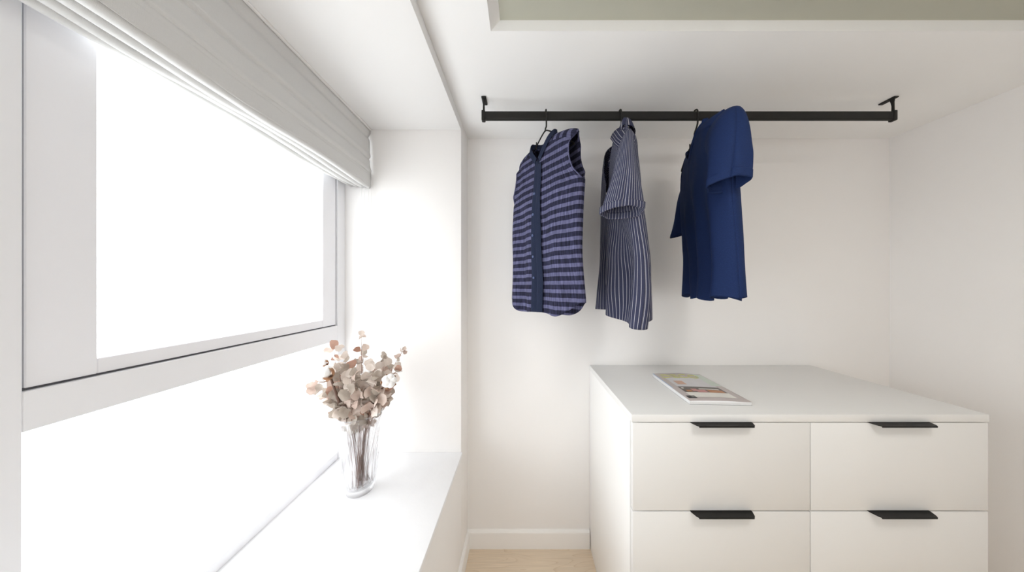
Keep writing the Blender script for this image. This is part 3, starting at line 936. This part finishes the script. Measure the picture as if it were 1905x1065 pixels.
# ------------------------------------------------------------------ dresser
dr = empty('chest_of_drawers', ((DX0 + DX1) / 2, 1.17, 0), 0, 'white chest of drawers with black lip handles', 'chest of drawers')
di = Vector(dr.location)
def dbox(name, lo, hi, mat='lacquer', bevel=0.0015, parent=dr):
    o = box(name, lo, hi, mat, parent, bevel, 2)
    if parent is dr: o.location = -di
    return o
DT = 1.015
dbox('top', (DX0, DYF, DT - 0.026), (DX1, BW - 0.001, DT))
dbox('side_panel', (DX0 + 0.002, DYF + 0.022, 0), (DX0 + 0.020, BW - 0.003, DT - 0.026), 'carcass')
dbox('side_panel', (DX1 - 0.020, DYF + 0.022, 0), (DX1 - 0.002, BW - 0.003, DT - 0.026), 'carcass')
dbox('back_board', (DX0 + 0.02, BW - 0.012, 0.0), (DX1 - 0.02, BW - 0.004, DT - 0.026), 'carcass', 0)
dbox('divider', ((DX0 + DX1) / 2 - 0.009, DYF + 0.022, 0.0), ((DX0 + DX1) / 2 + 0.009, BW - 0.012, DT - 0.026), 'carcass', 0)
dbox('plinth', (DX0 + 0.02, DYF + 0.03, 0.0), (DX1 - 0.02, DYF + 0.048, 0.07), 'carcass', 0.001)
mid = (DX0 + DX1) / 2
levels = [(0.686, 0.986), (0.381, 0.681), (0.072, 0.376)]
for xa, xb in ((DX0 + 0.004, mid - 0.0015), (mid + 0.0015, DX1 - 0.004)):
    for za, zb in levels:
        d = dbox('drawer', (xa, DYF, za), (xb, DYF + 0.019, zb))
        # drawer tray behind the front
        hx = (xa + xb) / 2
        hw_ = 0.105
        bm = bmesh.new()
        yf = DYF - 0.0245
        prof = [(hx - hw_, DYF + 0.018), (hx + hw_, DYF + 0.018), (hx + hw_, DYF - 0.001), (hx + hw_ - 0.007, yf + 0.006), (hx + hw_ - 0.013, yf),
                (hx - hw_ + 0.013, yf), (hx - hw_ + 0.007, yf + 0.006), (hx - hw_, DYF - 0.001)]
        a = [bm.verts.new((x, y_, zb + 0.0002)) for x, y_ in prof]
        b = [bm.verts.new((x, y_, zb + 0.0022)) for x, y_ in prof]
        k = len(prof)
        for i in range(k): bm.faces.new((a[i], a[(i + 1) % k], b[(i + 1) % k], b[i]))
        bm.faces.new(a[::-1]); bm.faces.new(b)
        bmesh.ops.recalc_face_normals(bm, faces=bm.faces)
        add_box(bm, (hx - hw_ + 0.013, yf, zb - 0.003), (hx + hw_ - 0.013, yf + 0.002, zb + 0.0012))
        h = bm_obj('handle', bm, 'black', d)
        h['label'] = 'black metal lip handle'

# ------------------------------------------------------------------ magazine
MW, MH, MT = 0.225, 0.30, 0.016
mag = empty('magazine', (0.622, 0.965, DT), radians(-2.0), 'glossy interiors magazine with yellow title lying on the white drawers', 'magazine')
def surf(a, b):     # height of the cover
    return MT - 0.002 * exp(-a / 0.02) + 0.0035 * exp(-((a - 0.14) / 0.06) ** 2) * sstep(0.15, 0.3, b) + 0.0008 * sin(a * 30) * b / 0.3 - 0.004 * sstep(0.12, 0.225, a)
def page_block():
    vs, fs = [], []
    n = 12
    for (b) in (0.001, 0.15, MH - 0.001):
        for i in range(n + 1):
            a = lerp(0.0015, MW - 0.002, i / n)
            vs.append((a, b, 0.0006)); vs.append((a, b, surf(a, b) - 0.0006))
    r = 2 * (n + 1)
    for j in range(2):
        for i in range(n):
            p = j * r + 2 * i
            fs.append((p + 1, p + 3, p + r + 3, p + r + 1)); fs.append((p, p + r, p + r + 2, p + 2))
        fs.append((j * r, j * r + 1, j * r + r + 1, j * r + r))
        e = j * r + 2 * n
        fs.append((e, e + r, e + r + 1, e + 1))
    for i in range(n):
        fs.append((2 * i, 2 * i + 2, 2 * i + 3, 2 * i + 1))
        p = 2 * r + 2 * i
        fs.append((p, p + 1, p + 3, p + 2))
    o = obj('pages', vs, fs, 'paper', mag)
page_block()
def page_lines():
    bm = bmesh.new()
    for h in (0.0035, 0.006, 0.0085):
        add_box(bm, (0.001, 0.0002, h), (MW - 0.004, 0.0014, h + 0.0004))
    bm_obj('page_edges', bm, 'warm_grey', mag)
page_lines()
def pm(name, c, rough=0.35):
    M[name] = new_mat(name, c, rough, 0, 0, 0.06, 30)
    return name
pm('cover_print', srgb(188, 178, 176)); pm('print_grey', srgb(205, 203, 206)); pm('print_terracotta', srgb(200, 160, 138))
pm('print_brown', srgb(92, 84, 78)); pm('print_white', srgb(225, 222, 215)); pm('print_pink', srgb(190, 130, 125)); pm('print_orange', srgb(178, 118, 72))
pm('print_dark', srgb(40, 42, 42)); pm('print_yellow', srgb(220, 225, 110)); pm('spine_blue', srgb(160, 185, 215)); pm('print_green', srgb(195, 205, 195))
pm('back_cover', srgb(50, 50, 52))
v, fs, uv = grid(24, 20, lambda a, t: (Vector((a * MW, t * MH, surf(a * MW, t * MH))), (a, t)))
cov = obj('cover', v, fs, 'cover_print', mag, True, uv, 0.0003)
v, fs, uv = grid(8, 8, lambda a, t: (Vector((a * MW, t * MH, 0.0004)), (a, t)))
obj('back_cover', v, fs, 'back_cover', mag, True, uv, 0.0003)
v, fs, uv = grid(4, 8, lambda a, t: (Vector((0, t * MH, lerp(0.0006, surf(0, 0), a))), (a, t)))
obj('spine', v, fs, 'paper', mag, True, uv, 0.0004)
v, fs, uv = grid(2, 8, lambda a, t: (Vector((lerp(0.0002, 0.004, a), lerp(0.12, MH, t), surf(lerp(0, 0.004, a), lerp(0.12, MH, t)) + 0.0003)), (a, t)))
obj('spine_stripe', v, fs, 'spine_blue', mag, True, uv)
def patch(name, a0, a1, b0, b1, mat, lift=0.0004, skew=0.0):
    v, fs, uv = grid(10, 6, lambda a, t: (Vector((lerp(a0, a1, a) + skew * t, lerp(b0, b1, t), surf(lerp(a0, a1, a) + skew * t, lerp(b0, b1, t)) + lift)), (a, t)))
    return obj(name, v, fs, mat, cov, True, uv)
patch('cover_photo', 0.028, 0.195, 0.128, 0.238, 'print_grey')
patch('printed_frame', 0.045, 0.082, 0.158, 0.200, 'print_terracotta', 0.0007)
patch('printed_shelf', 0.028, 0.195, 0.098, 0.134, 'print_brown', 0.0007)
patch('printed_room', 0.028, 0.195, 0.076, 0.098, 'print_brown', 0.0006)
patch('printed_cushion', 0.040, 0.062, 0.080, 0.097, 'print_orange', 0.0010)
patch('printed_chair', 0.066, 0.088, 0.084, 0.110, 'print_pink', 0.0010)
patch('printed_flowers', 0.078, 0.118, 0.074, 0.100, 'print_pink', 0.0011)
patch('printed_table', 0.10, 0.18, 0.104, 0.112, 'print_white', 0.0012)
patch('printed_sofa', 0.124, 0.185, 0.074, 0.100, 'print_orange', 0.0012)
patch('printed_rug', 0.028, 0.195, 0.030, 0.076, 'print_white', 0.0006)
patch('printed_plant', 0.182, 0.222, 0.150, 0.29, 'print_green', 0.0008)
patch('printed_star', 0.034, 0.044, 0.112, 0.122, 'print_white', 0.0010)
bm = bmesh.new()
a = 0.010
random.seed(3)
while a < 0.042:
    w = random.choice((0.0008, 0.0014, 0.002))
    add_box(bm, (a, 0.022, surf(a, 0.03) + 0.0002), (a + w, 0.044, surf(a, 0.03) + 0.0008))
    a += w + random.choice((0.0007, 0.0012))
bm_obj('barcode', bm, 'print_dark', cov)
def text(body, size, pos, mat, parent, name, outline=0.0, xs=1.0):
    c = bpy.data.curves.new(name, 'FONT'); c.body = body; c.size = size
    if outline:
        c.fill_mode = 'NONE'; c.bevel_depth = outline; c.bevel_resolution = 0
    else: c.extrude = 0.0001
    o = bpy.data.objects.new(name, c); COL.objects.link(o)
    o.location = pos; o.scale = (xs, 1, 1); o.parent = parent
    c.materials.append(M[mat])
    bpy.context.view_layer.update()
    me = bpy.data.meshes.new_from_object(o.evaluated_get(bpy.context.evaluated_depsgraph_get()))
    bpy.data.objects.remove(o)
    o = bpy.data.objects.new(name, me); COL.objects.link(o)
    o.location = pos; o.scale = (xs, 1, 1); o.parent = parent
    return o
t_ = text('DECO', 0.060, (0.018, 0.236, MT + 0.0012), 'print_yellow', cov, 'title', 0.0006, 1.04)
for v in t_.data.vertices:
    v.co.z += surf(0.018 + v.co.x * 1.04, 0.236 + v.co.y) - MT
t_.rotation_euler = (0, 0.0, 0)

# ------------------------------------------------------------------ vase
VX, VY = -0.660, 1.058
vz = SILL + 0.0005
vase = empty('glass_vase', (VX, VY, vz), 0, 'tall fluted clear glass vase on the white window sill', 'vase')
VH, RB, RT = 0.318, 0.050, 0.0835
def vase_r(h):
    t = h / VH
    return RB + (RT - RB) * (t ** 0.8) - 0.004 * exp(-((t - 0.03) / 0.03) ** 2)
nf, nseg = 18, 18 * 8
bm = bmesh.new()
rings = []
def ring(r, z, fl, ph=0.0):
    vs = []
    for k in range(nseg):
        th = 2 * pi * k / nseg
        m = abs(((th * nf / (2 * pi)) % 1) - 0.5) * 2        # 0 mid flute .. 1 ridge
        rr = r - fl * (1 - m ** 2)
        vs.append(bm.verts.new((rr * cos(th), rr * sin(th), z)))
    rings.append(vs)
ring(0.012, 0.002, 0)
ring(RB - 0.012, 0.001, 0); ring(RB - 0.004, 0.0, 0); ring(RB, 0.004, 0)
hs = [0.012 + (VH - 0.014) * i / 22 for i in range(23)]
for h in hs:
    fl = 0.0026 * sstep(0.01, 0.04, h) * (1 - sstep(VH - 0.05, VH - 0.008, h))
    ring(vase_r(h), h, fl)
ring(RT - 0.0012, VH, 0); ring(RT - 0.003, VH, 0)
for h in reversed(hs):
    if h > 0.026: ring(vase_r(h) - 0.0042, h, 0)
ring(RB - 0.010, 0.024, 0); ring(0.012, 0.022, 0)
for A_, B_ in zip(rings, rings[1:]):
    for k in range(nseg):
        bm.faces.new((A_[k], A_[(k + 1) % nseg], B_[(k + 1) % nseg], B_[k]))
bm.faces.new(rings[0][::-1]); bm.faces.new(rings[-1])
bmesh.ops.recalc_face_normals(bm, faces=bm.faces)
bm_obj('glass_body', bm, 'vase', vase, True, 35)

# ------------------------------------------------------------------ dried bouquet
random.seed(21)
def leaf_mesh(kind):
    """A round, cupped, slightly wavy leaf, 1 unit long from its stalk, built in the XY plane."""
    r = random.Random(kind * 7 + 1)
    n = 14
    cup = r.uniform(0.15, 0.55); fo = r.uniform(-0.35, 0.5); asp = r.uniform(0.78, 1.05)
    vs = [(0, 0, 0)]
    def zf(x, y): return -fo * abs(y) + cup * ((x - 0.5) ** 2 + y * y) + 0.10 * sin(x * 7 + kind) * y * 2
    outer, inner = [], []
    for k in range(n):
        th = pi + 2 * pi * k / n
        rad = 0.5 * (1 + 0.09 * sin(3 * th + kind) + 0.06 * sin(5 * th + 2 * kind))
        x = 0.5 + rad * cos(th); y = asp * rad * sin(th)
        if k == 0: x, y = 0.0, 0
        outer.append((x, y, zf(x, y)))
        inner.append((0.5 + 0.5 * (x - 0.5), 0.5 * y, zf(0.5 + 0.5 * (x - 0.5), 0.5 * y)))
    vs = [(0.5, 0, zf(0.5, 0))] + inner + outer
    fs = []
    for k in range(n):
        j = (k + 1) % n
        fs.append((0, 1 + k, 1 + j))
        fs.append((1 + k, 1 + n + k, 1 + n + j, 1 + j))
    me = bpy.data.meshes.new('leaf')
    me.from_pydata(vs, [], fs); me.update()
    for p in me.polygons: p.use_smooth = True
    return me
LEAVES = []
for mi, mt in enumerate(LEAFM):
    for k in range(4):
        me = leaf_mesh(mi * 4 + k); me.materials.append(mt); LEAVES.append(me)

def stem_path(base, tip, bend, n=16):
    base, tip = Vector(base), Vector(tip)
    axis = Vector((VX, VY, vz + VH))
    side = Vector((tip.x - VX, tip.y - VY, 0))
    if side.length > 0.058: side *= 0.058 / side.length
    ctrl = axis + side * 0.9 + Vector((0, 0, -0.02))
    P0, P1, P2 = base, ctrl * 2 - (base + tip) * 0.5, tip
    # keep the curve inside the rim: blend of the quadratic through ctrl
    out = []
    for i in range(n + 1):
        t = i / n
        p = P0 * (1 - t) ** 2 + P1 * 2 * t * (1 - t) + P2 * t * t
        out.append(p + bend * sin(pi * t) * 0.3)
    tr = (axis.z - base.z) / (tip.z - base.z)
    return out

def inside_vase(p):
    h = p.z - vz
    if h < 0.026 or h > VH + 0.012: return p
    rmax = vase_r(min(h, VH)) - 0.012
    d = Vector((p.x - VX, p.y - VY)); L = d.length
    if L > rmax:
        d *= rmax / L
        return Vector((VX + d.x, VY + d.y, p.z))
    return p

def place_leaf(parent, p, direction, size, weights, origin, up=None):
    mi = random.choices(range(4), weights)[0]
    me = LEAVES[mi * 4 + random.randrange(4)]
    o = bpy.data.objects.new('leaf', me)
    COL.objects.link(o); o.parent = parent
    d = Vector(direction).normalized()
    # face roughly towards the room, with scatter
    nrm = Vector((0.35, -0.75, 0.45)) + Vector((random.gauss(0, .55), random.gauss(0, .55), random.gauss(0, .45)))
    nrm = nrm - d * nrm.dot(d)
    if nrm.length < 0.1: nrm = d.orthogonal()
    nrm.normalize()
    yv = nrm.cross(d)
    R = Matrix((d, yv, nrm)).transposed().to_4x4()
    o.matrix_local = Matrix.Translation(Vector(p) - origin) @ R @ Matrix.Scale(size, 4)
    return o

def eucalyptus(tip, label, group, start=0.5, size=(0.044, 0.028), weights=(3, 3, 2, 1), pairs=7, tipleaf=True, bare=0.0):
    a = random.uniform(0, 2 * pi); rr = random.uniform(0.008, 0.035)
    base = Vector((VX + rr * cos(a), VY + rr * sin(a), vz + 0.027))
    st = empty('dried_eucalyptus', base, 0, label, 'dried eucalyptus', group)
    bend = Vector((random.uniform(-.05, .05), random.uniform(-.05, .05), 0))
    path = [inside_vase(p) for p in stem_path(base, tip, bend)]
    n = len(path)
    tube('stem', [p - base for p in path], [lerp(0.0019, 0.0007, i / (n - 1)) for i in range(n)], 'stem', st, 6)
    for k in range(pairs):
        t = lerp(start, 0.985, k / max(1, pairs - 1))
        f = t * (n - 1); i = min(n - 2, int(f)); p = path[i].lerp(path[i + 1], f - i)
        tan = (path[i + 1] - path[i]).normalized()
        o1 = tan.orthogonal().normalized()
        o1 = Quaternion(tan, k * pi / 2 + random.uniform(-.6, .6)) @ o1
        sz = lerp(size[0], size[1], k / max(1, pairs - 1)) * random.uniform(0.8, 1.2)
        for sg in (-1, 1):
            d = (o1 * sg * random.uniform(0.7, 1.1) + tan * random.uniform(0.2, 0.9)).normalized()
            q = p + d * 0.003
            endp = q + d * sz
            if inside_vase(endp) != endp or (endp.z < vz + VH and Vector((endp.x - VX, endp.y - VY)).length > 0.07):
                d = (tan * 1.0 + Vector((VX - p.x, VY - p.y, 0)) * 6 * random.random() + o1 * sg * 0.3).normalized()
                sz_ = sz * 0.7
            else: sz_ = sz
            place_leaf(st, q, d, sz_, weights, base)
    if tipleaf:
        place_leaf(st, path[-1], (path[-1] - path[-3]), size[1] * 0.9, weights, base)
    return st

G = 'dried eucalyptus stems in the vase'
GL = 'dried eucalyptus stem with round beige leaves in the middle of the vase bouquet'
Yc = VY
eucalyptus(at(673, 625, Yc + .02), 'tallest dried eucalyptus stem ending in a coppery leaf above the bouquet', G, 0.62, (0.040, 0.026), (1, 3, 4, 1), 6)
eucalyptus(at(750, 652, Yc + .03), 'longest right-leaning dried eucalyptus stem with small tip leaves by the white wall', G, 0.52, (0.046, 0.020), (2, 3, 3, 1), 9)
eucalyptus(at(622, 650, Yc - .03), 'dried eucalyptus stem with blush leaves highest at the left beside the window', G, 0.55, (0.046, 0.042), (1, 4, 2, 3), 7)
eucalyptus(at(588, 722, Yc - .02), 'dried eucalyptus stem bending far left over the window side of the vase', G, 0.52, (0.044, 0.040), (2, 4, 2, 1), 7)
eucalyptus(at(738, 690, Yc - .04), 'dried eucalyptus stem with pinkish leaves beside the right cotton boll', G, 0.5, (0.048, 0.034), (2, 4, 1, 2), 8)
eucalyptus(at(713, 668, Yc + .05), 'dried eucalyptus stem with one grey-brown leaf pointing up right of centre', G, 0.5, (0.048, 0.036), (4, 2, 2, 0), 8)
mids = [(632, 690, -.06), (700, 700, -.08), (664, 745, .0), (622, 722, .02), (680, 712, .02), (710, 730, -.06), (645, 705, .03), (642, 668, .00), (690, 690, -.05), (655, 700, -.07), (676, 662, .05), (628, 705, .05), (612, 735, -.05), (703, 715, .05), (668, 725, -.06), (715, 745, -.02), (640, 735, -.03), (690, 740, .06), (655, 745, .07)]
for i, (px, py, dy) in enumerate(mids):
    eucalyptus(at(px, py, Yc + dy), GL, G, (0.42, 0.5, 0.56)[i % 3], (0.046, 0.036), (5, 3, 2.4, 0.5), 8)

def cotton(tip, r, label, dirv, husk=True, thick=0.0042, path_pts=None):
    a = random.uniform(0, 2 * pi)
    base = Vector((VX + 0.02 * cos(a), VY + 0.02 * sin(a), vz + 0.028))
    st = empty('cotton_branch', base, 0, label, 'cotton branch', 'cotton branches in the vase')
    tip = Vector(tip)
    path = [inside_vase(p) for p in stem_path(base, tip, Vector((0, 0, 0)))]
    n = len(path)
    tube('stem', [p - base for p in path], [lerp(thick, thick * 0.7, i / (n - 1)) * (1 + 0.25 * (i % 5 == 2)) for i in range(n)], 'bark', st, 8)
    d = Vector(dirv).normalized()
    bm = bmesh.new()
    x = d.orthogonal().normalized()
    c = tip + d * r * 0.75 - base
    for k in range(5):
        q = Quaternion(d, 2 * pi * k / 5) @ x
        rr = bmesh.ops.create_icosphere(bm, subdivisions=3, radius=r * 0.62)
        for v in rr['verts']:
            nn = v.co.normalized()
            v.co = v.co * (1 + 0.16 * noise.noise(nn * 2.2 + Vector((k, r * 99, 0)))) * Vector((1, 1, 1)).x + c + q * r * 0.48 + d * 0.1 * r
    bo = bm_obj('boll', bm, 'cotton', st, True)
    # dry calyx: five pointed bracts cupping the boll
    bm = bmesh.new()
    for k in range(5):
        q = Quaternion(d, 2 * pi * (k + 0.5) / 5) @ x
        w = d.cross(q)
        prev = None
        for j in range(6):
            t = j / 5
            ph = t * 1.75
            p = tip - base + d * (r * 0.75 - r * 1.12 * cos(ph) * 0.95) + q * r * 1.14 * sin(ph)
            wd = r * 0.42 * (1 - t ** 1.6) * (0.5 + t) + 0.0006
            cur = [bm.verts.new(p - w * wd), bm.verts.new(p + (d * -0.06 + q * 0.05) * r), bm.verts.new(p + w * wd)]
            if prev:
                bm.faces.new((prev[0], prev[1], cur[1], cur[0])); bm.faces.new((prev[1], prev[2], cur[2], cur[1]))
            prev = cur
    cx = bm_obj('calyx', bm, 'husk', bo, True)
    md = cx.modifiers.new('thickness', 'SOLIDIFY'); md.thickness = 0.0008
    return st
cotton(at(614, 700, Yc - .085), 0.027, 'cotton branch with a fluffy white boll at the left by the window', (-0.5, -0.5, 0.5), thick=0.0058)
cotton(at(722, 712, Yc - .085), 0.024, 'cotton branch with an open white boll at the right of the bouquet', (0.5, -0.6, 0.45))
cotton(at(688, 690, Yc - .03), 0.017, 'cotton branch with a half hidden white boll in the middle', (0.0, -0.7, 0.6))
cotton(at(608, 678, Yc + .03), 0.016, 'cotton branch with the smallest boll at the upper left by the window', (-0.6, -0.6, 0.4), thick=0.0035)
